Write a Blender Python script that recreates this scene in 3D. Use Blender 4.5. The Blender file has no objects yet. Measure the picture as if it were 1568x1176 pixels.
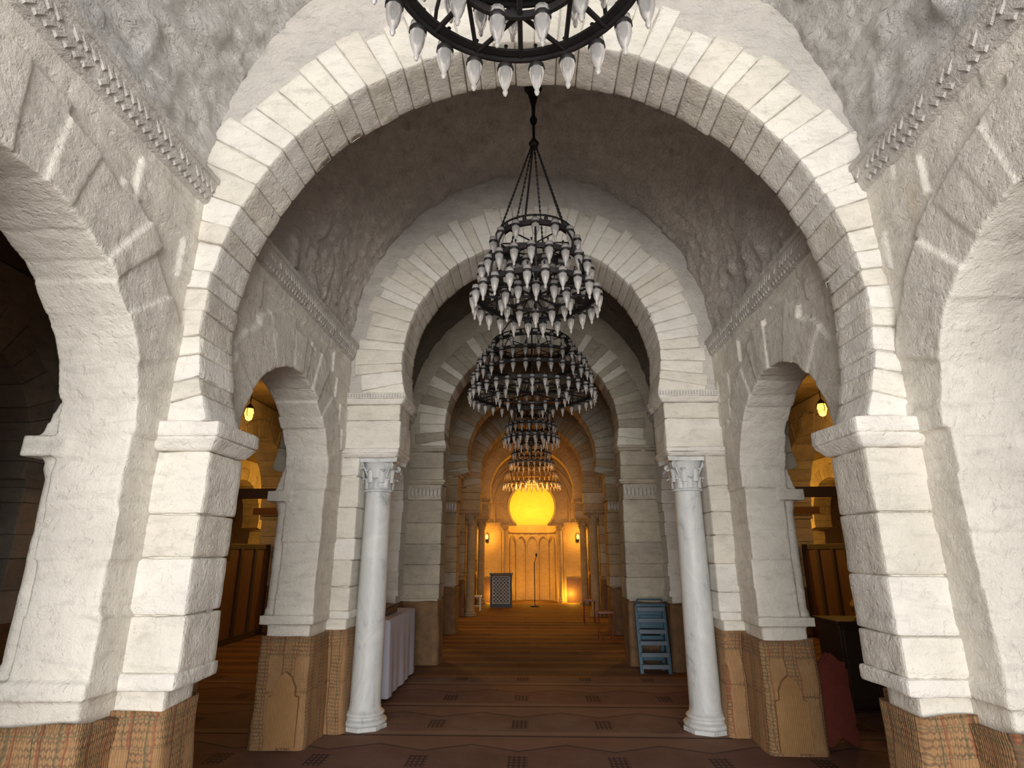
import bpy, math, random
from mathutils import Vector, noise
random.seed(7)
D = bpy.data
scene = bpy.context.scene
pi = math.pi

# ------------------------------------------------------------------ materials
def new_mat(name):
    m = D.materials.new(name); m.use_nodes = True
    nt = m.node_tree
    b = nt.nodes.get("Principled BSDF")
    return m, nt, b

class N:
    def __init__(s, nt): s.nt = nt
    def n(s, t, **kw):
        x = s.nt.nodes.new(t)
        for k, v in kw.items(): setattr(x, k, v)
        return x
    def link(s, a, b): s.nt.links.new(a, b)
    def math(s, op, a, b=None, c=None):
        x = s.n("ShaderNodeMath", operation=op)
        for i, v in enumerate((a, b, c)):
            if v is None: continue
            if isinstance(v, (int, float)): x.inputs[i].default_value = v
            else: s.link(v, x.inputs[i])
        return x.outputs[0]
    def mix(s, fac, a, b):
        x = s.n("ShaderNodeMix", data_type='RGBA')
        for i, v in ((0, fac), (6, a), (7, b)):
            if isinstance(v, (int, float)): x.inputs[i].default_value = v
            elif isinstance(v, tuple): x.inputs[i].default_value = (*v, 1)
            else: s.link(v, x.inputs[i])
        return x.outputs[2]
    def pos(s):
        return s.n("ShaderNodeNewGeometry").outputs["Position"]
    def scaled(s, p, v):
        x = s.n("ShaderNodeVectorMath", operation='MULTIPLY'); s.link(p, x.inputs[0]); x.inputs[1].default_value = v
        return x.outputs[0]
    def noise(s, vec, scale, detail=4, rough=.55, dist=0):
        x = s.n("ShaderNodeTexNoise")
        x.inputs["Scale"].default_value = scale; x.inputs["Detail"].default_value = detail
        x.inputs["Roughness"].default_value = rough; x.inputs["Distortion"].default_value = dist
        s.link(vec, x.inputs["Vector"]); return x.outputs[0]
    def ramp(s, fac, stops):
        x = s.n("ShaderNodeValToRGB"); e = x.color_ramp.elements
        while len(e) > len(stops): e.remove(e[-1])
        while len(e) < len(stops): e.new(0.5)
        for el, (p, c) in zip(e, stops):
            el.position = p; el.color = (*c, 1)
        s.link(fac, x.inputs[0]); return x.outputs[0]
    def bump(s, h, strength, dist, normal=None):
        x = s.n("ShaderNodeBump"); x.inputs["Strength"].default_value = strength
        x.inputs["Distance"].default_value = dist
        s.link(h, x.inputs["Height"])
        if normal is not None: s.link(normal, x.inputs["Normal"])
        return x.outputs[0]

def plaster(name, col, col2, rough=.9, b1=.6, b2=.5, big=7, stain=(.62,.44,.22), brick=None):
    m, nt, b = new_mat(name); h = N(nt)
    p = h.pos()
    n1 = h.noise(p, 1.9, 6, .65, .5)
    n2 = h.noise(p, big, 7, .62, .4)
    n3 = h.noise(p, 55, 5, .7)
    c = h.mix(h.ramp(n1, [(.38, (0,0,0)), (.62, (1,1,1))]), col, col2)
    n5 = h.noise(h.scaled(p,(1,1,3)), 5.5, 7, .7, .6)
    dk = tuple(v*.78 for v in col2)
    c = h.mix(h.ramp(n5, [(.50,(0,0,0)),(.72,(.8,.8,.8))]), c, dk)
    n4 = h.noise(p, 1.6, 6, .7, .8)
    st = h.ramp(n4, [(.64, (0,0,0)), (.80, (.5,.5,.5))])
    c = h.mix(st, c, stain)
    h.link(c, b.inputs["Base Color"])
    b.inputs["Roughness"].default_value = rough
    b.inputs["Specular IOR Level"].default_value = .12
    nb = h.bump(n2, b1, .05)
    nb = h.bump(n3, b2, .012, nb)
    pit = h.noise(p, 22, 3, .5)
    nb = h.bump(h.ramp(pit, [(.34,(0,0,0)),(.42,(1,1,1))]), .35, .009, nb)
    if brick:
        sx = h.n("ShaderNodeSeparateXYZ"); h.link(p, sx.inputs[0])
        cx = h.n("ShaderNodeCombineXYZ")
        h.link(sx.outputs[brick[0]], cx.inputs[0]); h.link(sx.outputs[2], cx.inputs[1])
        bt = h.n("ShaderNodeTexBrick"); bt.inputs["Scale"].default_value = 1
        bt.inputs["Brick Width"].default_value = brick[1]; bt.inputs["Row Height"].default_value = brick[2]
        bt.inputs["Mortar Size"].default_value = .012; bt.inputs["Mortar Smooth"].default_value = .8
        h.link(cx.outputs[0], bt.inputs["Vector"])
        inv = h.math('SUBTRACT', 1.0, bt.outputs["Fac"])
        nb = h.bump(inv, .6, .015, nb)
    h.link(nb, b.inputs["Normal"])
    return m

W0 = plaster("whitewash_wall", (.80,.76,.67), (.69,.65,.57), b1=.35, b2=.65)
W1 = plaster("whitewash_a", (.80,.76,.67), (.70,.66,.58), b1=.4, b2=.65)
W2 = plaster("whitewash_b", (.75,.705,.61), (.64,.60,.52), b1=.4, b2=.65)
W3 = plaster("whitewash_c", (.81,.775,.70), (.71,.675,.61), b1=.35, b2=.6)
WX = plaster("whitewash_face", (.64,.605,.55), (.53,.50,.46), b1=.7, b2=.8)
WY = plaster("whitewash_coursed", (.60,.565,.50), (.50,.47,.42), b1=.6, b2=.8, brick=(1,.42,.24))
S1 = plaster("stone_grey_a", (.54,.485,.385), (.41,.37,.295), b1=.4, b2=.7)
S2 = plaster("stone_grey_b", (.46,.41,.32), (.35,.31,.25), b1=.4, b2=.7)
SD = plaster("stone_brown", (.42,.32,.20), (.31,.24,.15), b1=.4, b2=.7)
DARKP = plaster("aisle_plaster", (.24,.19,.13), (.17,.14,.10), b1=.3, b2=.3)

def vault_mat(name, c1, c2):
    m, nt, b = new_mat(name); h = N(nt); p = h.pos()
    n1 = h.noise(p, 1.4, 6, .65, .6)
    pm = h.scaled(p, (1.3,.7,1.3))
    n2 = h.noise(pm, 7, 8, .68, 1.2)
    n3 = h.noise(p, 38, 6, .7)
    c = h.mix(h.ramp(n1, [(.35,(0,0,0)),(.65,(1,1,1))]), c1, c2)
    c = h.mix(h.ramp(n2, [(.55,(0,0,0)),(.75,(.7,.7,.7))]), c, tuple(v*.7 for v in c2))
    h.link(c, b.inputs["Base Color"]); b.inputs["Roughness"].default_value = .85
    b.inputs["Specular IOR Level"].default_value = .15
    chips = h.ramp(h.noise(pm, 13, 4, .6, .8), [(.46,(0,0,0)),(.56,(1,1,1))])
    nb = h.bump(chips, .6, .025)
    nb = h.bump(n2, .9, .06, nb)
    nb = h.bump(n3, .6, .014, nb)
    h.link(nb, b.inputs["Normal"]); return m
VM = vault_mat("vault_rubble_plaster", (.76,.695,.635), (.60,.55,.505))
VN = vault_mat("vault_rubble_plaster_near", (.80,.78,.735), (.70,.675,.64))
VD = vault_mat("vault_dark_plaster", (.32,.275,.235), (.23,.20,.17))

def simple(name, col, rough=.5, metal=0, emit=None, es=0, noise_amt=.25, nscale=8, bumpd=.0, spec=.5):
    m, nt, b = new_mat(name); h = N(nt); p = h.pos()
    n1 = h.noise(p, nscale, 5, .6)
    dk = tuple(c*(1-noise_amt) for c in col)
    c = h.mix(n1, dk, tuple(min(1, c*(1+noise_amt*.5)) for c in col))
    h.link(c, b.inputs["Base Color"])
    b.inputs["Roughness"].default_value = rough; b.inputs["Metallic"].default_value = metal
    b.inputs["Specular IOR Level"].default_value = spec
    if emit:
        b.inputs["Emission Color"].default_value = (*emit, 1); b.inputs["Emission Strength"].default_value = es
    if bumpd:
        h.link(h.bump(h.noise(p, nscale*4, 5, .6), .5, bumpd), b.inputs["Normal"])
    return m

IRON = simple("dark_iron", (.03,.027,.027), .55, .5, noise_amt=.3, nscale=30)
BRASS = simple("brass", (.62,.42,.13), .35, 1)
WOOD_RED = simple("red_wood", (.20,.045,.03), .45, noise_amt=.4, nscale=14)
WOOD_DK = simple("dark_wood", (.045,.025,.015), .5, noise_amt=.4, nscale=10)
WOOD = simple("brown_wood", (.16,.075,.032), .5, noise_amt=.4, nscale=10)
CLOTH = simple("white_cloth", (.52,.51,.60), .9, noise_amt=.08, nscale=3)
BLUE = simple("blue_paint", (.025,.085,.13), .45, noise_amt=.3)
GREYP = simple("grey_tread", (.11,.145,.18), .6)
WHITEP = simple("white_paint", (.7,.68,.64), .5)
BLACK = simple("black_plastic", (.01,.01,.01), .5)
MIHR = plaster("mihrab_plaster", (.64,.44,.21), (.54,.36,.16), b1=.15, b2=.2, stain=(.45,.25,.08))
MIHG = plaster("gilded_semidome", (.85,.62,.14), (.80,.58,.12), b1=.05, b2=.1, stain=(.8,.5,.06))  # plaster semidome with the yellow glow of its lamp put into the colour
GLOWB = simple("lit_lamp_glass", (1,.6,.15), .4, emit=(1,.50,.08), es=3)

def marble():
    m, nt, b = new_mat("column_marble"); h = N(nt); p = h.pos()
    n1 = h.noise(h.scaled(p,(1,1,.6)), 3.2, 8, .65, 2.2)
    n2 = h.noise(p, 30, 4, .6)
    c = h.ramp(n1, [(.3,(.32,.33,.34)),(.45,(.52,.53,.52)),(.7,(.62,.62,.60))])
    h.link(c, b.inputs["Base Color"]); b.inputs["Roughness"].default_value = .5
    h.link(h.bump(n2, .3, .008), b.inputs["Normal"]); return m
MARB = marble()

def glass():
    m, nt, b = new_mat("lamp_glass"); h = N(nt)
    n1 = h.noise(h.pos(), 40, 2)
    h.link(h.mix(n1, (.72,.69,.66), (.92,.90,.88)), b.inputs["Base Color"])
    b.inputs["Roughness"].default_value = .15
    b.inputs["Transmission Weight"].default_value = .72
    b.inputs["IOR"].default_value = 1.3
    return m
GLASS = glass()

def mat_straw():
    m, nt, b = new_mat("woven_straw_mat"); h = N(nt); p = h.pos()
    s = h.n("ShaderNodeSeparateXYZ"); h.link(p, s.inputs[0])
    x, y, z0 = s.outputs
    wob = h.math('MULTIPLY', h.math('SUBTRACT', h.noise(p, 5, 3, .6), .5), .05)
    u = h.math('ADD', h.math('ADD', x, y), wob)
    z = h.math('ADD', z0, wob)
    reed = h.math('SINE', h.math('MULTIPLY', u, 500))
    weft = h.math('SINE', h.math('MULTIPLY', z, 300))
    n1 = h.noise(p, 6, 5, .6)
    base = h.ramp(n1, [(.3,(.37,.205,.085)),(.7,(.51,.31,.14))])
    fine = h.noise(h.scaled(p,(60,60,5)), 3, 3, .6)
    base = h.mix(h.math('MULTIPLY', fine, .85), base, (.16,.08,.035))
    du = h.math('PINGPONG', u, .013); dz = h.math('PINGPONG', z, .03)
    dia = h.math('LESS_THAN', h.math('ABSOLUTE', h.math('SUBTRACT', h.math('ADD', du, dz), .021)), .006)
    colm = h.math('GREATER_THAN', h.math('FRACT', h.math('MULTIPLY', u, 4.2)), .52)
    topb = h.math('GREATER_THAN', z, .72)
    midb = h.math('MULTIPLY', h.math('GREATER_THAN', z, .42), h.math('LESS_THAN', z, .46))
    zone = h.math('MAXIMUM', h.math('MAXIMUM', colm, topb), midb)
    worn = h.ramp(h.noise(p, 9, 4, .6), [(.35,(.2,.2,.2)),(.65,(.75,.75,.75))])
    f = h.math('MULTIPLY', h.math('MULTIPLY', dia, zone), worn)
    c = h.mix(f, base, (.08,.05,.03))
    edge = h.math('LESS_THAN', h.math('ABSOLUTE', h.math('SUBTRACT', h.math('FRACT', h.math('MULTIPLY', u, 4.2)), .54)), .022)
    c = h.mix(h.math('MULTIPLY', edge, .7), c, (.10,.06,.03))
    redl = h.math('LESS_THAN', h.math('PINGPONG', u, .0595), .006)
    c = h.mix(h.math('MULTIPLY', h.math('MULTIPLY', redl, zone), .6), c, (.24,.06,.03))
    grn = h.math('LESS_THAN', h.math('PINGPONG', h.math('ADD', u, .03), .0595), .004)
    c = h.mix(h.math('MULTIPLY', h.math('MULTIPLY', grn, zone), .6), c, (.05,.08,.04))
    tl = h.math('MULTIPLY', h.math('LESS_THAN', h.math('PINGPONG', z, .06), .004), topb)
    c = h.mix(h.math('MULTIPLY', tl, .6), c, (.10,.10,.05))
    h.link(c, b.inputs["Base Color"]); b.inputs["Roughness"].default_value = .85
    hh = h.math('ADD', reed, h.math('MULTIPLY', weft, .5))
    h.link(h.bump(hh, .35, .004), b.inputs["Normal"]); return m
STRAW = mat_straw()
def mat_straw_plain():
    m, nt, b = new_mat("plain_straw"); h = N(nt); p = h.pos()
    s = h.n("ShaderNodeSeparateXYZ"); h.link(p, s.inputs[0])
    u = h.math('ADD', s.outputs[0], s.outputs[1])
    reed = h.math('SINE', h.math('MULTIPLY', u, 420))
    fine = h.noise(h.scaled(p,(60,60,5)), 3, 3, .6)
    c = h.ramp(h.noise(p, 5, 5, .6), [(.3,(.36,.195,.07)),(.7,(.46,.265,.105))])
    c = h.mix(h.math('MULTIPLY', fine, .85), c, (.19,.095,.036))
    h.link(c, b.inputs["Base Color"])
    b.inputs["Roughness"].default_value = .85
    h.link(h.bump(reed, .35, .004), b.inputs["Normal"]); return m
STRAWP = mat_straw_plain()
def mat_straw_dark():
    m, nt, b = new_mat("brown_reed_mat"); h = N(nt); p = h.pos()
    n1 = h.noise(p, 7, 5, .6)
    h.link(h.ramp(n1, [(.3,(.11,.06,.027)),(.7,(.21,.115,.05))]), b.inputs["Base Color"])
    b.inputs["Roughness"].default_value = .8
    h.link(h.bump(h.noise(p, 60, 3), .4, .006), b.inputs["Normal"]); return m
STRAWD = mat_straw_dark()

def mat_floor():
    m, nt, b = new_mat("floor_mats"); h = N(nt); p = h.pos()
    s = h.n("ShaderNodeSeparateXYZ"); h.link(p, s.inputs[0]); x, y, z = s.outputs
    n1 = h.noise(p, 2.2, 6, .65)
    n2 = h.noise(p, 90, 3, .6)
    c = h.ramp(n1, [(.3,(.18,.105,.075)),(.5,(.24,.145,.105)),(.7,(.29,.20,.155))])
    c = h.mix(h.math('MULTIPLY', n2, .6), c, (.095,.045,.035))
    L = 1.02
    row = h.math('FLOOR', h.math('DIVIDE', h.math('ADD', y, .31), L))
    alt = h.math('MULTIPLY', h.math('MODULO', row, 2.0), .28)
    c = h.mix(alt, c, (.15,.055,.04))
    fy = h.math('FRACT', h.math('DIVIDE', h.math('ADD', y, .31), L))
    seam = h.math('LESS_THAN', fy, .028)
    c = h.mix(h.math('MULTIPLY', seam, .85), c, (.03,.018,.015))
    band = h.math('LESS_THAN', h.math('ABSOLUTE', h.math('SUBTRACT', fy, .10)), .045)
    c = h.mix(h.math('MULTIPLY', band, .45), c, (.32,.215,.15))
    zz = h.math('MULTIPLY', h.math('PINGPONG', h.math('ADD', x, .13), .40), .42)
    ln = h.math('LESS_THAN', h.math('ABSOLUTE', h.math('SUBTRACT', h.math('SUBTRACT', fy, .62), zz)), .016)
    c = h.mix(h.math('MULTIPLY', ln, .65), c, (.05,.03,.028))
    ln2 = h.math('GREATER_THAN', h.math('SUBTRACT', h.math('SUBTRACT', fy, .62), zz), .013)
    c = h.mix(h.math('MULTIPLY', ln2, .35), c, (.29,.17,.11))
    fx = h.math('FRACT', h.math('DIVIDE', h.math('ADD', x, .13+.2), .8))
    inx = h.math('LESS_THAN', h.math('ABSOLUTE', h.math('SUBTRACT', fx, .25)), .10)
    iny = h.math('LESS_THAN', h.math('ABSOLUTE', h.math('SUBTRACT', fy, .38)), .13)
    ck = h.math('LESS_THAN', h.math('PINGPONG', x, .02), .009)
    ck2 = h.math('LESS_THAN', h.math('PINGPONG', y, .03), .012)
    mo = h.math('MULTIPLY', h.math('MULTIPLY', inx, iny), h.math('MAXIMUM', ck, ck2))
    c = h.mix(h.math('MULTIPLY', mo, .75), c, (.035,.022,.022))
    far = h.math('GREATER_THAN', y, 8.3)  # far mats: orange tint and stripes put yellow lamp light into the colour
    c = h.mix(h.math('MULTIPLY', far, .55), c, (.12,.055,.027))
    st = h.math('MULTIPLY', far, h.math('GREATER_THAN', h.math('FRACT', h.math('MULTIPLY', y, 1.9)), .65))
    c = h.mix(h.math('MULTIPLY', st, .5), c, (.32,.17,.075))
    h.link(c, b.inputs["Base Color"]); b.inputs["Roughness"].default_value = .8
    b.inputs["Specular IOR Level"].default_value = .15
    wv = h.math('SINE', h.math('MULTIPLY', y, 300))
    nb = h.bump(wv, .2, .003); nb = h.bump(n1, .3, .02, nb)
    h.link(nb, b.inputs["Normal"]); return m
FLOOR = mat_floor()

# ------------------------------------------------------------------ mesh builder
TXB=D.textures.new("worn_big",'CLOUDS'); TXB.noise_scale=.22; TXB.noise_depth=2
TXS=D.textures.new("worn_small",'CLOUDS'); TXS.noise_scale=.07; TXS.noise_depth=2
class MB:
    def __init__(s): s.v=[]; s.f=[]; s.m=[]; s.s=[]
    def add(s, vs, fs, mat=0, smooth=False):
        o = len(s.v); s.v += [tuple(p) for p in vs]
        for f in fs:
            s.f.append(tuple(i+o for i in f)); s.m.append(mat); s.s.append(smooth)
    def hexa(s, P, mat=0):
        s.add(P, [(0,3,2,1),(4,5,6,7),(0,1,5,4),(1,2,6,5),(2,3,7,6),(3,0,4,7)], mat)
    def box(s, x0,x1,y0,y1,z0,z1, mat=0, j=0):
        if x0>x1: x0,x1=x1,x0
        r=lambda: random.uniform(-j,j)
        x0+=r();x1+=r();y0+=r();y1+=r()
        s.hexa([(x0,y0,z0),(x1,y0,z0),(x1,y1,z0),(x0,y1,z0),(x0,y0,z1),(x1,y0,z1),(x1,y1,z1),(x0,y1,z1)], mat)
    def frus(s, x0,x1,y0,y1,z0,z1,e, mat=0):
        if x0>x1: x0,x1=x1,x0
        s.hexa([(x0,y0,z0),(x1,y0,z0),(x1,y1,z0),(x0,y1,z0),(x0-e,y0-e,z1),(x1+e,y0-e,z1),(x1+e,y1+e,z1),(x0-e,y1+e,z1)], mat)
    def lathe(s, cx,cy,cz,prof,n=24,mat=0,smooth=True,caps=True):
        vs=[];fs=[]
        for r,z in prof:
            for i in range(n):
                a=2*pi*i/n; vs.append((cx+r*math.cos(a),cy+r*math.sin(a),cz+z))
        for k in range(len(prof)-1):
            for i in range(n):
                j=(i+1)%n
                fs.append((k*n+i,k*n+j,(k+1)*n+j,(k+1)*n+i))
        s.add(vs,fs,mat,smooth)
        if caps:
            for k in (0,len(prof)-1):
                if prof[k][0]>1e-4: s.add(vs[k*n:(k+1)*n],[tuple(range(n))],mat)
    def band(s, cx,cy,cz,R,h,t,n=48,mat=0):
        pr=[(R-t,-h/2),(R+t,-h/2),(R+t,h/2),(R-t,h/2),(R-t,-h/2)]
        s.lathe(cx,cy,cz,pr,n,mat,False,False)
    def tube(s,p0,p1,r,n=8,mat=0,r1=None):
        p0=Vector(p0);p1=Vector(p1);d=(p1-p0)
        if d.length<1e-6:return
        d.normalize(); a=d.orthogonal().normalized(); b=d.cross(a)
        r1=r if r1 is None else r1
        vs=[]
        for p,rr in((p0,r),(p1,r1)):
            for i in range(n):
                t=2*pi*i/n; vs.append(p+(a*math.cos(t)+b*math.sin(t))*rr)
        fs=[(i,(i+1)%n,n+(i+1)%n,n+i) for i in range(n)]
        s.add(vs,fs,mat,True); s.add(vs,[tuple(range(n))[::-1],tuple(range(n,2*n))],mat)
    def path(s,pts,r,n=8,mat=0):
        for a,b in zip(pts[:-1],pts[1:]): s.tube(a,b,r,n,mat)
    def build(s,name,mats,bevel=0,seg=2,loc=None,recenter=True,skin=0):
        if loc is None and recenter and s.v:
            xs=[p[0] for p in s.v];ys=[p[1] for p in s.v];zs=[p[2] for p in s.v]
            loc=((min(xs)+max(xs))/2,(min(ys)+max(ys))/2,min(zs))
            vv=[(p[0]-loc[0],p[1]-loc[1],p[2]-loc[2]) for p in s.v]
        else: vv=s.v
        me=D.meshes.new(name); me.from_pydata(vv,[],s.f)
        for m in mats: me.materials.append(m)
        me.polygons.foreach_set("material_index",s.m)
        me.polygons.foreach_set("use_smooth",[True]*len(s.f) if skin>=1 else s.s)
        me.update()
        o=D.objects.new(name,me); scene.collection.objects.link(o)
        if loc: o.location=loc
        if bevel:
            b=o.modifiers.new("bevel",'BEVEL'); b.width=bevel; b.segments=seg; b.limit_method='ANGLE'; b.angle_limit=.6
        if skin:
            if skin>=1:
                r=o.modifiers.new("dense",'SUBSURF'); r.subdivision_type='SIMPLE'; r.levels=skin; r.render_levels=skin
                ss=(.018,.006)
            else:
                r=o.modifiers.new("whitewash_skin",'REMESH'); r.mode='VOXEL'; r.voxel_size=skin; r.use_smooth_shade=True
                ss=(.014,.005)
            for (tx,st) in((TXB,ss[0]),(TXS,ss[1])):
                d=o.modifiers.new("worn",'DISPLACE'); d.texture=tx; d.strength=st; d.mid_level=.5; d.texture_coords='GLOBAL'
        return o

# ------------------------------------------------------------------ architecture helpers
XW=1.95; XO=2.30
ZS=3.70; RZ=2.15; RX=1.98

def tr(axis,u,d,z): return (u,d,z) if axis=='x' else (d,u,z)

def plate(mb,axis,R,c,zc,zi,inside,d0,d1,corners=(),mat=0,n=64):
    if d0>d1: d0,d1=d1,d0
    th0=math.asin((zi-zc)/R)
    ths=[th0+(pi-2*th0)*i/n for i in range(n+1)]
    for (cu,cz) in corners:
        ths.append(math.atan2(cz-zc,cu-c))
    ths=sorted(t for t in ths if th0<=t<=pi-th0)
    I=[];O=[]
    for t in ths:
        ct,st=math.cos(t),math.sin(t)
        I.append((c+R*ct,zc+R*st))
        lo,hi=R*.9,12
        for _ in range(40):
            m=(lo+hi)/2
            if inside(c+m*ct,zc+m*st): lo=m
            else: hi=m
        O.append((c+lo*ct,max(zc+lo*st,zi)))
    k=len(ths)
    vs=[tr(axis,p[0],d0,p[1]) for p in I]+[tr(axis,p[0],d0,p[1]) for p in O]+\
       [tr(axis,p[0],d1,p[1]) for p in I]+[tr(axis,p[0],d1,p[1]) for p in O]
    fs=[]
    for i in range(k-1):
        fs.append((i,i+1,k+i+1,k+i)); fs.append((2*k+i,3*k+i,3*k+i+1,2*k+i+1))
        fs.append((i,2*k+i,2*k+i+1,i+1)); fs.append((k+i,k+i+1,3*k+i+1,3*k+i))
    fs.append((0,k,3*k,2*k)); fs.append((k-1,3*k-1,4*k-1,2*k-1))
    mb.add(vs,fs,mat)

def ring(mb,axis,R,c,zc,zi,d0,d1,n,L=(.4,.48),j=.007,mats=(0,1,2),proud=.022,gap=.002):
    th0=math.asin((zi-zc)/R); tot=pi-2*th0
    w=[random.uniform(.72,1.28) for _ in range(n)]; S=sum(w); t=th0
    for i in range(n):
        t1=t+tot*w[i]/S
        ri=R-.020+random.uniform(-j,j)*.8; ro=R+random.uniform(*L)
        a=d0-proud+random.uniform(-j,j); b=d1+proud+random.uniform(-j,j)
        P=[]
        for d in(a,b):
            for (tt,r) in((t+gap/ri,ri),(t1-gap/ri,ri),(t1-gap/ro,ro),(t+gap/ro,ro)):
                P.append(tr(axis,c+r*math.cos(tt),d,zc+r*math.sin(tt)))
        mb.hexa(P,random.choice(mats))
        t=t1

def courses(mb,x0,x1,y0,y1,z0,z1,h=.24,j=.008,mats=(0,1,2),gap=.002,core=.030):
    if x0>x1: x0,x1=x1,x0
    mb.box(x0+core,x1-core,y0+core,y1-core,z0+.001,z1-.001,mats[0])
    z=z0
    while z<z1-1e-4:
        hh=random.uniform(.75,1.3)*h
        if z1-(z+hh)<h*.5: hh=z1-z
        mb.box(x0,x1,y0,y1,z+gap,z+hh-gap,random.choice(mats),j); z+=hh

def impost(mb,x0,x1,y0,y1,z,h,e,mat=2):
    if x0>x1: x0,x1=x1,x0
    mb.frus(x0,x1,y0,y1,z,z+h*.45,e,mat)
    mb.box(x0-e,x1+e,y0-e,y1+e,z+h*.45,z+h,mat)

def wrap(mb,x0,x1,y0,y1,h,e=.03,mat=0,seed=0,flare=.02):
    if x0>x1: x0,x1=x1,x0
    x0-=e;x1+=e;y0-=e;y1+=e; r=.04
    per=[]
    def arc(cx,cy,a0):
        for i in range(5):
            a=a0+i*pi/8; per.append((cx+r*math.cos(a),cy+r*math.sin(a),math.cos(a),math.sin(a)))
    def lin(xa,ya,xb,yb,nx,ny):
        k=max(1,int(math.hypot(xb-xa,yb-ya)/.05))
        for i in range(1,k): per.append((xa+(xb-xa)*i/k,ya+(yb-ya)*i/k,nx,ny))
    arc(x1-r,y1-r,0); lin(x1-r,y1,x0+r,y1,0,1)
    arc(x0+r,y1-r,pi/2); lin(x0,y1-r,x0,y0+r,-1,0)
    arc(x0+r,y0+r,pi); lin(x0+r,y0,x1-r,y0,0,-1)
    arc(x1-r,y0+r,3*pi/2); lin(x1,y0+r,x1,y1-r,1,0)
    n=len(per); K=18; vs=[];fs=[]
    for k in range(K+1):
        f=k/K
        for (px,py,nx,ny) in per:
            d=noise.noise(Vector((px*3+seed,py*3,f*2.4)))*.022+noise.noise(Vector((px*11,py*11+seed,f*1.5)))*.009
            d+=flare*(1-f)**2
            zz=h*f + (noise.noise(Vector((px*2.5,py*2.5+seed,7)))*.04 if k==K else 0)
            vs.append((px+nx*d,py+ny*d,max(zz,.001)))
    for (px,py,nx,ny) in per: vs.append((px-nx*(e+.02),py-ny*(e+.02),h-.01))
    for k in range(K+1):
        for i in range(n):
            j=(i+1)%n; fs.append((k*n+i,k*n+j,(k+1)*n+j,(k+1)*n+i))
    mb.add(vs,fs,mat,True)

def arch_patch(mb,xc,y,w,z0,z1,mat=1):
    pts=[(xc-w/2,z0),(xc-w/2,z1-w*.75),(xc-w*.36,z1-w*.70),(xc-w*.36,z1-w*.45),(xc-w*.2,z1-w*.15),(xc,z1),
         (xc+w*.2,z1-w*.15),(xc+w*.36,z1-w*.45),(xc+w*.36,z1-w*.70),(xc+w/2,z1-w*.75),(xc+w/2,z0)]
    n=len(pts)
    vs=[(p[0],y,p[1]) for p in pts]+[(p[0],y+.03,p[1]) for p in pts]
    fs=[tuple(range(n))]+[(i,(i+1)%n,n+(i+1)%n,n+i) for i in range(n)]
    mb.add(vs,fs,mat)

def capital(mb,cx,cy,z0,r0,h,rt,mat=0):
    mb.lathe(cx,cy,z0,[(r0,0),(r0+.02,.008),(r0+.02,.025),(r0,.033)],24,mat)
    bell=[(r0,.02),(r0*.98,h*.3),(r0*1.08,h*.6),(rt*.95,h*.84),(rt,h*.88)]
    mb.lathe(cx,cy,z0,bell,24,mat)
    for tier,(zb,zt,k,off,out) in enumerate(((.03,h*.42,8,0,.045),(h*.28,h*.68,8,.5,.06))):
        for i in range(k):
            a=2*pi*(i+off)/k; ca,sa=math.cos(a),math.sin(a)
            vs=[];fs=[]; M=8
            for q in range(M+1):
                f=q/M
                zz=z0+zb+(zt-zb)*(math.sin(min(f,.82)/.82*pi/2) - max(0,f-.82)*1.2)
                rr=r0*(.98+.12*tier)+.012+out*(f**3)*1.1
                ww=(2*pi*r0/k)*.62*(1-f**4*.75)*(1+.15*math.sin(f*18))
                for sgn,rl in((-1,0),(-.5,.008),(0,.018),(.5,.008),(1,0)):
                    t=sgn*ww/2
                    vs.append((cx+ca*(rr+rl)-sa*t,cy+sa*(rr+rl)+ca*t,zz))
            for q in range(M):
                for w in range(4): fs.append((q*5+w,q*5+w+1,(q+1)*5+w+1,(q+1)*5+w))
            mb.add(vs,fs,mat,True)
    for i in range(4):
        a=pi/4+i*pi/2; ca,sa=math.cos(a),math.sin(a)
        pts=[]
        for q in range(18):
            f=q/17; ang=f*3.2*pi; rad=.034*(1-f*.75)
            rr=rt*1.18+rad*math.cos(-ang+pi/2); zz=h*.78+rad*math.sin(-ang+pi/2)
            pts.append((cx+ca*rr,cy+sa*rr,z0+zz))
        mb.path([(cx+ca*r0*1.05,cy+sa*r0*1.05,z0+h*.5)]+pts,.012,6,mat)
    A=rt*1.22; vs=[]; n=0
    for side in range(4):
        for q in range(6):
            f=q/6; t=-A+2*A*f; d=A*(1-.16*(1-(2*f-1)**2))
            a=side*pi/2; x=d;y=t
            vs.append((x*math.cos(a)-y*math.sin(a),x*math.sin(a)+y*math.cos(a))); n+=1
    V=[(cx+p[0],cy+p[1],z0+h*.88) for p in vs]+[(cx+p[0]*1.04,cy+p[1]*1.04,z0+h) for p in vs]
    mb.add(V,[tuple(range(n))[::-1],tuple(range(n,2*n))]+[(i,(i+1)%n,n+(i+1)%n,n+i) for i in range(n)],mat)

def column(name,cx,cy,ztop,r=.15,hc=.34,mat=None):
    mb=MB()
    mb.lathe(0,0,0,[(r*1.50,0),(r*1.50,.035)],8,0,False)
    mb.lathe(0,0,.035,[(r*1.35,0),(r*1.45,.012),(r*1.46,.03),(r*1.36,.045),(r*1.2,.052),(r*1.16,.065),(r*1.2,.075),(r*1.27,.082),(r*1.27,.095),(r*1.15,.108),(r*1.06,.12),(r*1.03,.15)],32,0)
    zs=.18; H=ztop-hc-zs
    pr=[(r*1.03,0),(r,.03)]+[(r*(1-.10*f**1.6),.03+(H-.03)*f) for f in (.15,.3,.45,.6,.75,.9,1)]
    mb.lathe(0,0,zs,pr,36,0)
    capital(mb,0,0,ztop-hc,r*.93,hc,r*1.25,0)
    return mb.build(name,[mat or MARB],loc=(cx,cy,0))

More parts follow.
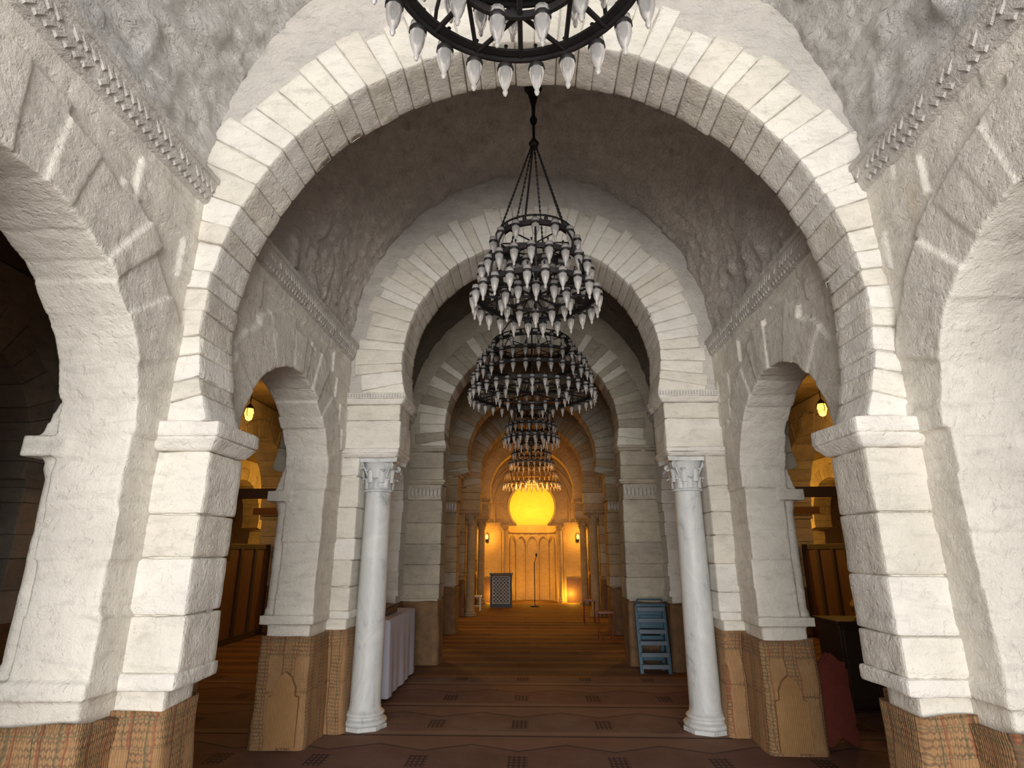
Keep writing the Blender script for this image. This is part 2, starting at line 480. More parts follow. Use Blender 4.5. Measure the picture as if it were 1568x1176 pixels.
# ------------------------------------------------------------------ floor
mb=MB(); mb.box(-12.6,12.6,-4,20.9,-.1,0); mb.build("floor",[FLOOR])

WM=[W1,W2,W3]; SM=[S1,S2,S1]
TY=[(2.94,3.26),(5.84,6.38),(9.10,9.60),(12.3,12.8),(15.5,16.0),(18.7,19.1)]

def vault_inside(u,z):
    if z<=ZS: return abs(u)<XW+.06
    return (u/(RX+.06))**2+((z-ZS)/(RZ+.06))**2<1

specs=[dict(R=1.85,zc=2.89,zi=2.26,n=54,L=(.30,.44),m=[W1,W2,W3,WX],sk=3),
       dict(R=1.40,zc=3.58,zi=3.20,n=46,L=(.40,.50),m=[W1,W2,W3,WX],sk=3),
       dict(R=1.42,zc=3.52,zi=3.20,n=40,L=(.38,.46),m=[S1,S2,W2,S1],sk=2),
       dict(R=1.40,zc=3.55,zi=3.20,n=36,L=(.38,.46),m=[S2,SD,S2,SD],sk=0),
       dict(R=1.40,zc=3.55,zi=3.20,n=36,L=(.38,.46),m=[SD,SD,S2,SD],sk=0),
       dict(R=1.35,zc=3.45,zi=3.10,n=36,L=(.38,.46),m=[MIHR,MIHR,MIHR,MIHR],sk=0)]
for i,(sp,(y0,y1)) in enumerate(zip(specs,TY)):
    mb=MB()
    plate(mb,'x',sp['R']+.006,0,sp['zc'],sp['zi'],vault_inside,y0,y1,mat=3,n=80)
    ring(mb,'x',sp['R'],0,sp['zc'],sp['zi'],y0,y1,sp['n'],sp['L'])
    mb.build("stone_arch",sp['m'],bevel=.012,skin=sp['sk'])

# vaults
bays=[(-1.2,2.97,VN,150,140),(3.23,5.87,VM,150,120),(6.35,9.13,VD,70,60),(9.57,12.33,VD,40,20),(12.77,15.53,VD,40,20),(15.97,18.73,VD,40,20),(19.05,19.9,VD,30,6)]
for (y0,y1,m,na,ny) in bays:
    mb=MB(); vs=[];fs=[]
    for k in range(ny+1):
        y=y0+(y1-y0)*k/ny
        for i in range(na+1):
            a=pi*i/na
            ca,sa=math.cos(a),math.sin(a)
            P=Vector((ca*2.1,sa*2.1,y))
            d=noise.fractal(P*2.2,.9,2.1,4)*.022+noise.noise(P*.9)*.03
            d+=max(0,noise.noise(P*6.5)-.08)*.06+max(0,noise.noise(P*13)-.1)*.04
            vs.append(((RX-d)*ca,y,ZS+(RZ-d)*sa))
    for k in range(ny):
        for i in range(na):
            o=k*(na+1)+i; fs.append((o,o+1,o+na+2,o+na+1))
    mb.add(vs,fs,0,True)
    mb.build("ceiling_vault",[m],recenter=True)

# side arcades -----------------------------------------------------
open_c=[(1.80,.90),(4.50,.90),(7.74,1.0),(10.95,1.05),(14.15,1.05),(17.35,1.05)]
ends=[-1.2,3.10,6.10,9.35,12.55,15.75,19.95]
pe=[(-1.2,.9)]+[(open_c[i][0]+open_c[i][1],open_c[i+1][0]-open_c[i+1][1]) for i in range(5)]+[(18.4,19.95)]
for s,side in((-1,"left"),(1,"right")):
    for part,rg,pr in((0,(0,1),(0,1,2)),(1,(2,3,4,5),(3,4,5,6))):
        mb=MB()
        for i in rg:
            c,r=open_c[i]
            ya,yb=ends[i],ends[i+1]
            zc=2.15; zi=2.15-.0001
            ins=lambda u,z,ya=ya,yb=yb: ya<u<yb and z<ZS+.05
            d0,d1=s*XW,s*XO
            plate(mb,'y',r+.006,c,zc,zi,ins,d0,d1,corners=[(ya,ZS+.05),(yb,ZS+.05),(ya,zc+.0001),(yb,zc+.0001)],mat=3 if i<3 else 4,n=48)
            ring(mb,'y',r,c,zc,zi,min(d0,d1),max(d0,d1),19,(.30,.42),j=.009,mats=(0,1,2) if i<3 else (4,5),proud=.028,gap=.0045)
            if part==0:
                for zz in(2.35,2.58,2.82,3.05,3.28,3.48):
                    y=ya+.02
                    while y<yb-.1:
                        w=random.uniform(.2,.42); y2=min(y+w,yb)
                        ym=(y+y2)/2
                        if math.hypot(ym-c,zz+.1-zc)>r+.50:
                            p=random.uniform(.014,.026)
                            xa,xb=s*(XW-p),s*(XO+p)
                            mb.box(xa,xb,y+.006,y2-.006,zz+random.uniform(0,.012),zz+.213,0)
                        y=y2
        for i in pr:
            a,b=pe[i]
            ms=(0,1,2) if i<4 else (4,5)
            courses(mb,s*XW,s*XO,a,b,1.04,2.16,.22,mats=ms,gap=.004,core=.022,j=.010)
            mb.box(s*(XW+.03),s*(XO+.06),a+.03,b-.03,.01,.98,ms[0])
            mb.box(s*(XW-.015),s*(XO+.12),a-.02,b+.02,.97,1.045,ms[-1])
            if 1<=i<=3:
                for yy in (a+.10,b-.10):
                    mb.lathe(s*(XO+.05),yy,1.04,[(.075,0),(.075,.04),(.06,.07),(.055,.9),(.07,.95),(.07,1.0)],16,ms[0])
                    mb.box(s*(XO-.05),s*(XO+.18),yy-.12,yy+.12,2.04,2.14,ms[0])
                    mb.frus(s*(XO-.02),s*(XO+.12),yy-.09,yy+.09,2.14,2.38,-.05,ms[0])
        mb.build("wall_"+side,[W0,W2,W3,WY,S1,S2],bevel=.013 if part==0 else .012,seg=1 if part==0 else 2,skin=.0115 if part==0 else 0)

# transverse pilasters / responds -----------------------------------
def put_pier(s,i):
    y0,y1=TY[i]; mb=MB(); tri=MB()
    if i==0:
        xi=1.68
        courses(mb,s*xi,s*(XW+.05),y0-.02,y1+.02,1.04,2.10,.23)
        mb.box(s*(xi+.07),s*(XW+.05),y0+.03,y1-.03,.01,1.0,0)
        mb.box(s*(xi-.01),s*(XW+.05),y0-.045,y1+.04,.97,1.045,2)
        impost(mb,s*(xi-.02),s*(XW+.02),y0-.04,y1+.03,2.10,.15,.045)
        wrap(tri,s*(xi+.07),s*(XW+.1),y0+.03,y1-.03,.88,mat=0,seed=i+s)
    elif i in(2,3):
        xi=1.40 if i==2 else 1.56
        courses(mb,s*xi,s*(XW+.05),y0,y1,.90,2.36,.25)
        mb.box(s*(xi+.03),s*(XW+.05),y0+.03,y1-.03,.01,.93,0)
        mb.box(s*(xi+.02),s*(XW+.05),y0-.01,y1+.01,2.36,2.60,0)
        for q in range(9):
            x=xi+.05+q*.06
            tri.lathe(s*x,y0-.015,2.48,[(0,-.09),(.026,-.05),(.03,0),(.026,.05),(0,.09)],8,1)
        impost(mb,s*(xi-.01),s*(XW+.02),y0-.02,y1+.02,2.60,.07,.03)
        courses(mb,s*xi,s*(XW+.05),y0,y1,2.67,3.12,.24)
        impost(mb,s*(xi-.01),s*(XW+.02),y0-.02,y1+.02,3.12,.09,.03)
        wrap(tri,s*(xi+.03),s*(XW+.1),y0+.03,y1-.03,.88,mat=0,seed=i+s)
    else:
        xi=1.76
        courses(mb,s*xi,s*(XW+.05),y0,y1,1.04,2.52,.24)
        mb.box(s*(xi+.03),s*(XW+.05),y0+.03,y1-.03,.01,1.0,0)
        mb.box(s*(xi-.01),s*(XW+.05),y0-.03,y1+.03,.97,1.045,2)
        impost(mb,s*1.40,s*(XW+.02),y0,y1,2.52,.09,.035)
        courses(mb,s*1.37,s*(XW+.05),y0,y1,2.61,3.08,.24)
        impost(mb,s*1.36,s*(XW+.02),y0-.02,y1+.02,3.08,.12,.04)
        if i==1:
            for q in range(22):
                x=1.33+q*.029
                tri.box(s*x,s*(x+.016),y0-.072,y0-.05,3.145,3.185,1)
        wrap(tri,s*(xi+.03),s*(XW+.1),y0+.03,y1-.03,.88,mat=0,seed=i+s)
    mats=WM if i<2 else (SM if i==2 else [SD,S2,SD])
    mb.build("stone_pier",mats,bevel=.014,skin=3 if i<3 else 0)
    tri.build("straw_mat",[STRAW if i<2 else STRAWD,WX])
for i in range(6):
    for s in(-1,1):
        put_pier(s,i)
        if i==1: column("marble_column",s*1.61,(TY[i][0]+TY[i][1])/2-.03,2.52,.145)
        if i>3: column("stone_column",s*1.61,(TY[i][0]+TY[i][1])/2-.03,2.52,.11,.28,mat=SD)
for s in(-1,1):
    for i,(a,b) in enumerate(pe[:6]):
        mb=MB()
        wrap(mb,s*(XW+.02),s*(XO+.06),a+.02,b-.02,.87,e=.035,mat=0,seed=i*3+s)
        if i in(1,2):
            arch_patch(mb,s*2.12,a-.060,.26,.03,.60,1)
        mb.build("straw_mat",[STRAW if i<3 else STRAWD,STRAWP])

# carved cornices ------------------------------------------------------
for s,side in((-1,"left"),(1,"right")):
    for (y0,y1) in((-1.1,2.92),(3.28,5.82),(6.4,9.08)):
        mb=MB()
        mb.hexa([(s*XW,y0,3.56),(s*(XW-.045),y0,3.58),(s*(XW-.045),y1,3.58),(s*XW,y1,3.56),
                 (s*XW,y0,3.74),(s*(XW-.085),y0,3.71),(s*(XW-.085),y1,3.71),(s*XW,y1,3.74)],0)
        mb.box(s*(XW-.095),s*XW,y0,y1,3.705,3.74,0)
        n=int((y1-y0)/.05)
        for q in range(n):
            y=y0+.03+q*.05
            for zz,ox,dr in((3.612,.052,1),(3.672,.070,-1)):
                c=Vector((s*(XW-ox),y,zz)); a=.032;w=.010
                dy=Vector((0,a*.75,dr*a*.75)); dn=Vector((0,-dr*w,w)); o=Vector((-s*.009,0,0))
                if random.random()<.15: continue
                mb.hexa([c-dy-dn,c+dy-dn,c+dy+dn,c-dy+dn,c-dy*.8-dn*.6+o,c+dy*.8-dn*.6+o,c+dy*.8+dn*.6+o,c-dy*.8+dn*.6+o],1)
        mb.build("trim_cornice",[WX,WX])

# ------------------------------------------------------------------ aisles
for s,side in((-1,"left"),(1,"right")):
    for X in(5.45,9.2):
        mb=MB()
        for i in range(6):
            ya,yb=ends[i]+(.05 if i==0 else 0),min(ends[i+1],19.8); c=(ya+yb)/2; r=min(1.25,(yb-ya)/2-.35)
            ins=lambda u,z,ya=ya,yb=yb: ya-.01<u<yb+.01 and z<4.34
            plate(mb,'y',r,c,2.5,2.3,ins,s*(X-.25),s*(X+.25),corners=[(ya,4.34),(yb,4.34)],mat=0,n=30)
            ring(mb,'y',r-.01,c,2.5,2.3,min(s*(X-.25),s*(X+.25)),max(s*(X-.25),s*(X+.25)),20,(.3,.4),mats=(0,1))
            y2=min(yb+.3,19.8)
            courses(mb,s*(X-.25),s*(X+.25),yb-.3,y2,.9,2.3,.26,mats=(0,1))
            mb.box(s*(X-.28),s*(X+.28),yb-.33,y2,2.22,2.32,1)
            mb.box(s*(X-.27),s*(X+.27),yb-.32,y2,.01,.9,2)
        mb.build("aisle_arcade",[S1,S2,STRAWD],bevel=.01)
    for yy in(6.1,12.55,15.75):
        mb=MB(); cx=s*3.755
        ins=lambda u,z,cx=cx: abs(u-cx)<1.44 and z<4.34
        plate(mb,'x',1.15,cx,2.75,2.4,ins,yy-.2,yy+.2,corners=[(cx-1.44,4.34),(cx+1.44,4.34)],mat=0,n=30)
        ring(mb,'x',1.14,cx,2.75,2.4,yy-.2,yy+.2,20,(.2,.28),mats=(0,1))
        mb.build("aisle_arch",[S1,S2],bevel=.01)
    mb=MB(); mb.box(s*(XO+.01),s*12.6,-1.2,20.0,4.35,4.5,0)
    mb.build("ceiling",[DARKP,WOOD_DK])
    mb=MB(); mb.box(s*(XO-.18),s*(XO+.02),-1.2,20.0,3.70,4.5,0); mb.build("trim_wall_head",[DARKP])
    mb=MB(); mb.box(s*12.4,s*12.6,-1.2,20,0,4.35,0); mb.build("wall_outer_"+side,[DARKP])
    mb=MB(); mb.box(s*1.85,s*12.6,-1.4,-1.2,0,4.5,0); mb.build("wall_back_"+side,[DARKP])  # unseen wall behind the camera, added to keep daylight out of the aisles
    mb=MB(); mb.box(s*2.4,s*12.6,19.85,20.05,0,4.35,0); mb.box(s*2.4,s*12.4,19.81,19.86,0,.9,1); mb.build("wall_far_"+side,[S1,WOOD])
    mb=MB()
    for yy in(7.4,10.9,14.1): mb.box(s*(XO-.02),s*5.25,yy,yy+.12,2.25,2.37,0)
    mb.build("wooden_tie_beam",[WOOD])
    for yy in(11.0,14.2):
        mb=MB(); x0=5.45
        mb.box(s*(x0-.04),s*(x0+.04),yy-1.2,yy+1.2,0,.12,0)
        mb.box(s*(x0-.04),s*(x0+.04),yy-1.2,yy+1.2,1.62,1.72,0)
        mb.box(s*(x0-.02),s*(x0+.02),yy-1.18,yy+1.18,.1,1.65,1)
        for q in range(5): mb.box(s*(x0-.045),s*(x0+.045),yy-1.2+q*.575,yy-1.1+q*.575,.1,1.65,0)
        mb.build("wooden_screen",[WOOD_DK,WOOD],bevel=.008)
mb=MB(); mb.box(-2.2,2.2,-1.4,-1.2,4.6,6.1,0); mb.box(-1.84,1.84,-1.42,-1.18,4.48,4.62,1); mb.build("wall_back_lintel",[WX,WOOD])  # unseen lintel over the doorway, added to cut daylight on the upper stone

# ------------------------------------------------------------------ qibla wall with mihrab
mb=MB()
ins=lambda u,z: abs(u)<2.4 and z<6.0
plate(mb,'x',.76,0,3.02,2.46,ins,19.8,20.0,corners=[(-2.4,6.0),(2.4,6.0)],mat=0,n=48)
for s in(-1,1):
    mb.box(s*.80,s*2.4,19.8,20.0,0,2.47,0)
    mb.box(s*.52,s*.82,19.78,20.0,2.40,2.47,0)
    mb.box(s*1.05,s*2.0,19.72,19.81,2.40,2.50,0)
    mb.box(s*1.02,s*1.10,19.70,19.81,0,2.40,0); mb.box(s*1.92,s*2.0,19.70,19.81,0,2.40,0)
    mb.box(s*1.10,s*1.92,19.76,19.81,0,.72,1)
mb.box(-2.4,2.4,20.82,20.9,0,6,0); mb.box(-2.4,2.4,20.0,20.85,4.3,4.4,0)
mb.build("wall_qibla",[MIHR,WOOD],bevel=.01)
mb=MB()
vs=[];fs=[];n=40
lv=[0,.6,1.2,1.8,2.46]
for z in lv:
    for i in range(n+1):
        a=pi*i/n; fl=1+.018*math.cos(i*pi/2)
        vs.append((.8*fl*math.cos(a),19.99+.72*fl*math.sin(a),z))
for i in range(n+1):
    a=pi*i/n; vs.append((.86*math.cos(a),19.99+.76*math.sin(a),2.461))
for k in range(len(lv)):
    for i in range(n): o=k*(n+1)+i; fs.append((o,o+1,o+n+2,o+n+1))
mb.add(vs,fs,0,True)
vs=[];fs=[]
for i in range(n+1):
    a=pi*i/n; vs.append((.86*math.cos(a),19.99+.76*math.sin(a),2.461))
for k in range(13):
    b=k/12*pi/2
    for i in range(n+1):
        a=pi*i/n; vs.append((.86*math.cos(a)*math.cos(b),19.99+.76*math.sin(a)*math.cos(b),3.0+.84*math.sin(b)))
for k in range(13):
    for i in range(n): o=k*(n+1)+i; fs.append((o,o+1,o+n+2,o+n+1))
mb.add(vs,fs,1,True)
for q in range(6):
    a=pi*(.08+.84*q/5)
    mb.tube((.765*math.cos(a),19.99+.685*math.sin(a),.0),(.765*math.cos(a),19.99+.685*math.sin(a),1.75),.03,8,0)
    mb.lathe(.765*math.cos(a),19.99+.685*math.sin(a),1.75,[(.03,0),(.05,.05),(.05,.09)],10,0)
    if q<5:
        a2=pi*(.08+.84*(q+1)/5); pts=[]
        for w in range(11):
            f=w/10; aa=a+(a2-a)*f; pts.append((.755*math.cos(aa),19.99+.675*math.sin(aa),1.84+.24*math.sin(pi*f)**.7))
        mb.path(pts,.025,6,0)
pts=[(.78*math.cos(pi*w/24),19.99+.7*math.sin(pi*w/24),2.2) for w in range(25)]; mb.path(pts,.03,6,0)
th0=math.asin((2.46-3.02)/.8)
pts=[(.82*math.cos(th0+(pi-2*th0)*w/40),19.79,3.02+.82*math.sin(th0+(pi-2*th0)*w/40)) for w in range(41)]; mb.path(pts,.035,8,0)
mb.build("mihrab_niche",[MIHR,MIHG])
for s in(-1,1):
    column("mihrab_column",s*.92,19.6,2.40,.075,.2,mat=MIHR)
mb=MB()
for R in(1.25,1.45):
    pts=[(R*math.cos(pi*w/40),19.78,3.1+R*math.sin(pi*w/40)) for w in range(41)]; mb.path([(R,19.78,2.5)]+pts+[(-R,19.78,2.5)],.035,8,0)
mb.build("trim_relief_arch",[MIHR])

def point(name,loc,e,col,r=.05,parent=None):
    l=D.lights.new(name,'POINT'); l.energy=e; l.color=col; l.shadow_soft_size=r
    o=D.objects.new(name,l); o.location=loc; scene.collection.objects.link(o)
    return o
WARM=(1,.52,.06)
for s in(-1,1):
    mb=MB()
    mb.box(-.05,.05,.06,.085,-.12,.12,1); mb.path([(0,.07,-.05),(0,-.02,-.10),(0,-.08,-.05)],.012,6,1)
    mb.lathe(0,-.08,-.05,[(.02,0),(.045,.02),(.05,.03)],12,1)
    mb.lathe(0,-.08,-.02,[(.03,0),(.05,.06),(.04,.13),(.0,.16)],14,0)
    mb.build("wall_sconce",[GLOWB,IRON],loc=(s*1.5,19.71,1.98))
    point("sconce_light",(s*1.5,19.42,2.02),16,WARM,.05)
    point("floor_lamp_glow",(s*1.25,19.5,.25),20,(1,.53,.045),.06)
point("niche_light",(0,20.0,2.85),36,(1,.62,.10),.1)
point("niche_low_light",(0,19.8,.5),17,(1,.50,.045),.12)
point("nave_lamp_glow",(0,17.3,3.2),45,(1,.46,.10),.3)
point("nave_lamp_glow",(0,14.1,3.2),20,(1,.46,.12),.3)

# ------------------------------------------------------------------ chandeliers
def chandelier(loc,tiers,ztop,inner=(),bs=1.0,metal=IRON,chains=6):
    mb=MB()
    def bulb(x,y,z):
        b=bs
        mb.lathe(x,y,z,[(.016*b,.05*b),(.031*b,.046*b),(.034*b,.02*b),(.034*b,.012*b)],10,1)
        mb.lathe(x,y,z,[(.036*b,.014*b),(.038*b,.0),(.033*b,-.010*b)],10,0)
        mb.lathe(x,y,z,[(.033*b,.0),(.034*b,-.025*b),(.028*b,-.06*b),(.018*b,-.092*b),(.009*b,-.112*b),(.012*b,-.124*b),(.007*b,-.140*b),(0,-.145*b)],10,1)
        mb.lathe(x,y,z,[(.006,.045),(.006,-.03)],6,0)
    z0=tiers[0][1]
    for (R,z,nb) in tiers:
        zz=z
        mb.band(0,0,zz,R,.045,.006,64,0); mb.band(0,0,zz,R-.03,.012,.014,64,0)
        for i in range(nb):
            a=2*pi*(i+.5)/nb
            x,y=(R)*math.cos(a),(R)*math.sin(a)
            x2,y2=(R+.03)*math.cos(a),(R+.03)*math.sin(a)
            bulb(x2,y2,zz-.035)
            mb.lathe(x,y,zz+.02,[(.008,0),(.014,.015),(.004,.03),(.010,.045),(0,.055)],6,0)
    for (Ra,za,_),(Rb,zb,_) in zip(tiers[:-1],tiers[1:]):
        for i in range(8):
            a=2*pi*i/8; ca,sa=math.cos(a),math.sin(a)
            pts=[(ca*(Ra+(Rb-Ra)*f+.03*math.sin(f*pi)),sa*(Ra+(Rb-Ra)*f+.03*math.sin(f*pi)),za+(zb-za)*f) for f in(0,.25,.5,.75,1)]
            mb.path(pts,.009,6,0)
    for (R,z,nb) in inner:
        mb.band(0,0,z,R,.035,.008,48,0)
        for i in range(nb):
            a=2*pi*i/nb; bulb(R*math.cos(a),R*math.sin(a),z-.03)
    R0=tiers[0][0]
    for i in range(8):
        a=2*pi*i/8
        mb.tube((0,0,z0),(R0*math.cos(a),R0*math.sin(a),z0),.011,6,0)
        a2=2*pi*(i+.5)/8; a3=2*pi*(i+1)/8
        mb.tube((R0*math.cos(a2),R0*math.sin(a2),z0),(R0*.57*math.cos(a),R0*.57*math.sin(a),z0),.010,6,0)
        mb.tube((R0*math.cos(a2),R0*math.sin(a2),z0),(R0*.57*math.cos(a3),R0*.57*math.sin(a3),z0),.010,6,0)
    Rt,zt,_=tiers[-1]
    mb.lathe(0,0,z0,[(.0,-.06),(.03,-.03),(.04,0),(.012,.03),(.012,zt-z0)],10,0)
    for i in range(8):
        a=2*pi*i/8; mb.tube((0,0,zt),(Rt*math.cos(a),Rt*math.sin(a),zt),.007,6,0)
    mb.band(0,0,zt+.07,Rt*.98,.012,.006,48,0)
    for i in range(24):
        a=2*pi*i/24; mb.lathe(Rt*math.cos(a),Rt*math.sin(a),zt+.02,[(.012,0),(.018,.02),(0,.06)],6,0)
    zk=5.20
    for i in range(chains):
        a=2*pi*(i+.25)/chains
        p0=Vector((.02*math.cos(a),.02*math.sin(a),zk)); p1=Vector((Rt*math.cos(a),Rt*math.sin(a),zt))
        K=int((p1-p0).length/.04)
        mb.tube(p0,p1,.005,5,0)
        for q in range(K):
            c=p0.lerp(p1,(q+.5)/K); d=(p1-p0).normalized()*.013
            mb.tube(c-d,c+d,.010,5,0)
    L=ztop-zk
    mb.lathe(0,0,zk,[(0,-.03),(.035,-.01),(.05,.02),(.03,.05),(.012,.09),(.014,L*.35),(.03,L*.4),(.035,L*.45),(.016,L*.52),(.02,L*.7),(.045,L*.86),(.06,L*.95),(.085,L)],14,0)
    return mb.build("chandelier",[metal,GLASS],loc=(loc[0],loc[1],0),recenter=False)

VT=ZS+RZ-.01
std=[(.50,3.68,24),(.44,3.92,21),(.34,4.19,14)]
chandelier((-.03,1.53),std,VT,inner=[(.29,3.68,10),(.25,3.92,9)])
chandelier((.05,4.50),std,VT,inner=[(.29,3.68,12),(.25,3.92,10)])
big=[(.84,3.70,34),(.80,3.93,32),(.72,4.15,28),(.56,4.38,20)]
chandelier((.02,7.72),big,VT,inner=[(.5,3.70,16)],chains=8,bs=.9)
chandelier((0,10.95),std,VT,inner=[(.30,3.68,10)])
chandelier((0,14.15),std,VT)
gold=[(.84,3.5,34),(.74,3.82,28),(.64,4.14,24),(.52,4.46,20),(.38,4.78,14)]
chandelier((.0,17.3),gold,VT,inner=[(.5,3.5,16)],metal=BRASS)

# ------------------------------------------------------------------ furniture
mb=MB()
x0,x1,y0,y1,h=-2.25,-1.62,6.95,8.45,.84
per=[]
def seg(a,b,k):
    for i in range(k): per.append((a[0]+(b[0]-a[0])*i/k,a[1]+(b[1]-a[1])*i/k))
seg((x0,y0),(x1,y0),20);seg((x1,y0),(x1,y1),34);seg((x1,y1),(x0,y1),20);seg((x0,y1),(x0,y0),34)
n=len(per); vs=[];fs=[]
for k,f in enumerate((1,.97,.8,.6,.4,.2,.05)):
    for i,(px,py) in enumerate(per):
        d=(1-f)*(.02+.009*math.sin(i*.9)+.010*math.sin(i*.37)) 
        nx=1 if px>=x1-.001 else (-1 if px<=x0+.001 else 0); ny=1 if py>=y1-.001 else(-1 if py<=y0+.001 else 0)
        e=.0 if k else -.015
        vs.append((px+nx*(d+e),py+ny*(d+e),h*f if k else h))
for k in range(6):
    for i in range(n): j=(i+1)%n; fs.append((k*n+i,k*n+j,(k+1)*n+j,(k+1)*n+i))
mb.add(vs,fs,0,True); mb.add(vs[:n],[tuple(range(n))],0)
for lx in(x0+.08,x1-.08):
    for ly in(y0+.08,y1-.08): mb.box(lx-.025,lx+.025,ly-.025,ly+.025,0,h-.02,1)
mb.build("draped_table",[CLOTH,WOOD_DK])
mb=MB(); mb.box(-2.1,-1.75,7.4,7.9,.845,.92,0); mb.box(-2.08,-1.77,7.42,7.88,.92,.94,1); mb.build("wooden_tray",[WOOD_DK,WOOD],bevel=.01)

mb=MB()
def stp(xa,xb,yb,yt,H,ntr,mat,w=.025):
    for x in(xa,xb): mb.hexa([(x-w,yb-.03,0),(x+w,yb-.03,0),(x+w,yb+.02,0),(x-w,yb+.02,0),(x-w,yt-.03,H),(x+w,yt-.03,H),(x+w,yt+.02,H),(x-w,yt+.02,H)],0)
    for q in range(ntr):
        f=(q+.6)/ntr; y=yb+(yt-yb)*f; z=H*f
        mb.box(xa,xb,y-.07,y+.05,z-.025,z+.03,mat)
stp(-.19,.19,-.18,.0,.86,6,1); stp(-.15,.15,.06,.02,.80,3,0)
mb.box(-.19,.19,-.01,.01,.55,.84,0)
mb.box(-.21,.21,-.08,.10,.84,.875,0)
mb.path([(-.19,-.02,.86),(-.17,0,.93),(.17,0,.93),(.19,-.02,.86)],.012,8,0)
mb.build("step_ladder",[BLUE,GREYP],bevel=.005,loc=(1.66,8.80,0))

mb=MB()
def panel(yb,yt,mat=0):
    out=[(-.15,0),(-.15,.10),(-.135,.15),(-.15,.20),(-.15,.58),(-.12,.60),(-.13,.645),(-.08,.64),(-.05,.68),(0,.72),(.05,.68),(.08,.64),(.13,.645),(.12,.60),(.15,.58),(.15,.20),(.135,.15),(.15,.10),(.15,0),(.09,0),(.05,.05),(0,.07),(-.05,.05),(-.09,0)]
    n=len(out)
    F=lambda z:yb+(yt-yb)*z/.72
    vs=[(x,F(z)-.012,z) for x,z in out]+[(x,F(z)+.012,z) for x,z in out]
    mb.add(vs,[tuple(range(n)),tuple(range(n,2*n))[::-1]]+[(i,(i+1)%n,n+(i+1)%n,n+i) for i in range(n)],mat)
panel(-.05,.03); panel(.05,-.03)
o=mb.build("carved_book_stand",[WOOD_RED],bevel=.003,loc=(2.63,5.70,0)); o.rotation_euler=(0,0,.12)

mb=MB()
mb.box(-.32,.32,-.2,.2,0,.08,0);mb.box(-.32,-.27,-.2,.2,.08,.92,0);mb.box(.27,.32,-.2,.2,.08,.92,0);mb.box(-.27,.27,-.15,.2,.08,.88,0)
mb.box(-.34,.34,-.22,.22,.90,.95,0)
for i in range(5):
    for j in range(7):
        x=-.2+i*.1;z=.18+j*.1
        pts=[(x+.042*math.cos(t*pi/4),-.155,z+.042*math.sin(t*pi/4)) for t in range(9)]; mb.path(pts,.009,4,1)
for a in(-.3,.3):
    mb.lathe(a,-.2,.95,[(.02,0),(.03,.03),(.0,.08)],8,1)
mb.path([(-.25,-.16,.11),(.25,-.16,.11),(.25,-.16,.86),(-.25,-.16,.86),(-.25,-.16,.11)],.012,5,1)
mb.build("inlaid_lectern",[BLACK,WHITEP],loc=(-.93,18.1,0))
mb=MB(); mb.box(-.17,.17,-.15,.15,.36,.40,0)
for a in(-.14,.14):
    for b in(-.12,.12): mb.box(a-.015,a+.015,b-.015,b+.015,0,.36,0)
mb.box(-.14,.14,-.125,-.115,.12,.15,0)
mb.build("small_stool",[WHITEP],bevel=.006,loc=(-1.60,17.0,0))
mb=MB(); mb.lathe(0,0,0,[(.14,0),(.14,.02),(.02,.04)],20,0); mb.tube((0,0,.03),(0,0,1.25),.014,8,0); mb.tube((0,0,1.25),(.06,-.1,1.42),.01,8,0); mb.lathe(.06,-.1,1.42,[(.015,0),(.03,.04),(.03,.08),(0,.11)],10,0)
mb.build("microphone_stand",[BLACK],loc=(.06,18.2,0))
for (x,y) in((1.35,11.6),(1.3,14.2)):
    mb=MB()
    for a in(-.12,.12):
        mb.tube((a,-.15,0),(a,.12,.5),.012,6,0); mb.tube((a,.15,0),(a,-.12,.5),.012,6,0)
    mb.box(-.14,.14,-.15,.15,.48,.51,0)
    mb.build("folding_stool",[WOOD_RED],loc=(x,y,0))
for s in(-1,1):
    mb=MB()
    mb.box(-.26,.26,-.16,.16,0,.45,0);mb.box(-.2,.2,-.13,.13,.45,1.45,0);mb.box(-.27,.27,-.17,.17,1.45,1.95,0)
    mb.frus(-.22,.22,-.12,.12,1.95,2.05,.06,0)
    mb.lathe(0,0,2.05,[(.2,0),(.16,.05),(.05,.12),(.03,.16),(0,.2)],16,0)
    vs=[(.19*math.cos(2*pi*i/24),-.18,1.70+.19*math.sin(2*pi*i/24)) for i in range(24)]; mb.add(vs,[tuple(range(24))],1)
    mb.path(vs+[vs[0]],.012,6,2); mb.tube((0,-.185,1.70),(0,-.185,1.83),.006,4,0); mb.tube((0,-.185,1.70),(.08,-.185,1.66),.006,4,0)
    mb.box(-.13,.13,-.14,-.128,.6,1.3,2)
    mb.build("longcase_clock",[WOOD_DK,WHITEP,BRASS],bevel=.008,loc=(s*4.75,8.6,0))
mb=MB(); mb.box(-.3,.3,-.25,.25,.06,.84,0); mb.box(-.33,.33,-.28,.28,.84,.88,0)
for a in(-.26,.26):
    for b in(-.2,.2): mb.box(a-.03,a+.03,b-.03,b+.03,0,.06,0)
mb.box(-.27,-.01,-.262,-.25,.12,.80,0);mb.box(.01,.27,-.262,-.25,.12,.80,0)
mb.build("low_cabinet",[WOOD_DK],bevel=.008,loc=(3.55,6.95,0))
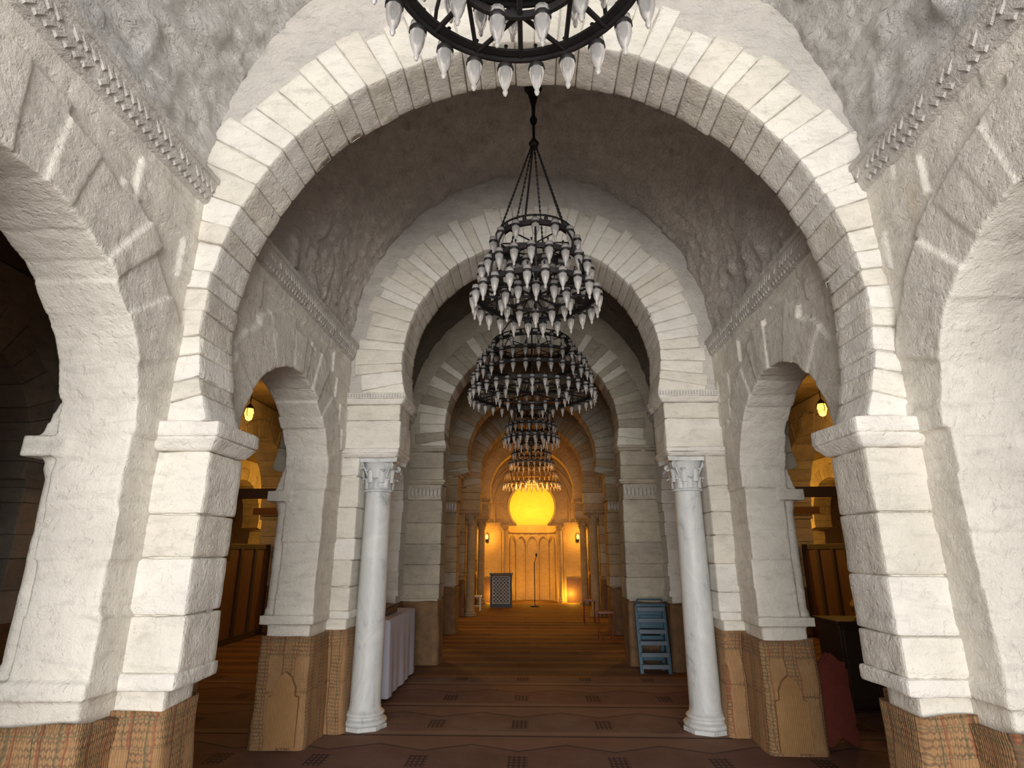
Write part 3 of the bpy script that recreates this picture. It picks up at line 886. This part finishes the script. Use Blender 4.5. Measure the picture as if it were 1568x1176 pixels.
mb=MB(); mb.lathe(0,0,0,[(.05,0),(.06,.01),(.03,.04),(.075,.10),(.08,.16),(.03,.22),(.022,.27),(.05,.29),(.0,.30)],20,0)
mb.build("brass_jar",[BRASS],loc=(3.55,6.82,.88))
for s in(-1,1):
    for (x,y,z) in((4.6,9.0,3.75),(3.8,14.2,3.2),(7.3,11,3.2)):
        mb=MB(); mb.lathe(0,0,0,[(0,-.13),(.045,-.10),(.075,0),(.055,.08)],14,0); mb.lathe(0,0,.08,[(.075,0),(.03,.06),(.0,.10)],14,1); mb.tube((0,0,.18),(0,0,4.34-z),.008,6,1)
        for q in range(4):
            a=q*pi/2; mb.path([(.07*math.cos(a),.07*math.sin(a),.09),(.085*math.cos(a),.085*math.sin(a),0),(.0,.0,-.15)],.006,5,1)
        mb.build("hanging_lantern",[GLOWB,IRON],loc=(s*x,y,z))
        point("lantern_light",(s*x,y,z-.35),42 if y<13 else 90,(1,.48,.09),.08)
    point("aisle_far_light",(s*6.6,18.6,2.6),230,(1,.48,.07),.15)

# ------------------------------------------------------------------ light
def area(name,loc,rot,sx,sy,e,col):
    l=D.lights.new(name,'AREA'); l.shape='RECTANGLE'; l.size=sx; l.size_y=sy; l.energy=e; l.color=col
    o=D.objects.new(name,l); o.location=loc; o.rotation_euler=rot; scene.collection.objects.link(o); return o
area("courtyard_daylight",(0,-6.0,1.7),(math.radians(90),0,0),6.5,3.2,1130,(1,.965,.90))
w=D.worlds.new("sky"); scene.world=w; w.use_nodes=True
bg=w.node_tree.nodes["Background"]; bg.inputs[0].default_value=(.68,.76,1,1); bg.inputs[1].default_value=1.6
scene.view_settings.view_transform='Standard'
scene.view_settings.exposure=.08

# ------------------------------------------------------------------ camera
cam=D.cameras.new("camera"); cam.lens=36*880/1568; cam.sensor_width=36; cam.clip_start=.02; cam.clip_end=100
co=D.objects.new("camera",cam); scene.collection.objects.link(co)
co.location=(0,0,1.6); co.rotation_euler=(math.radians(90+16.16),0,math.radians(1.94))
scene.camera=co
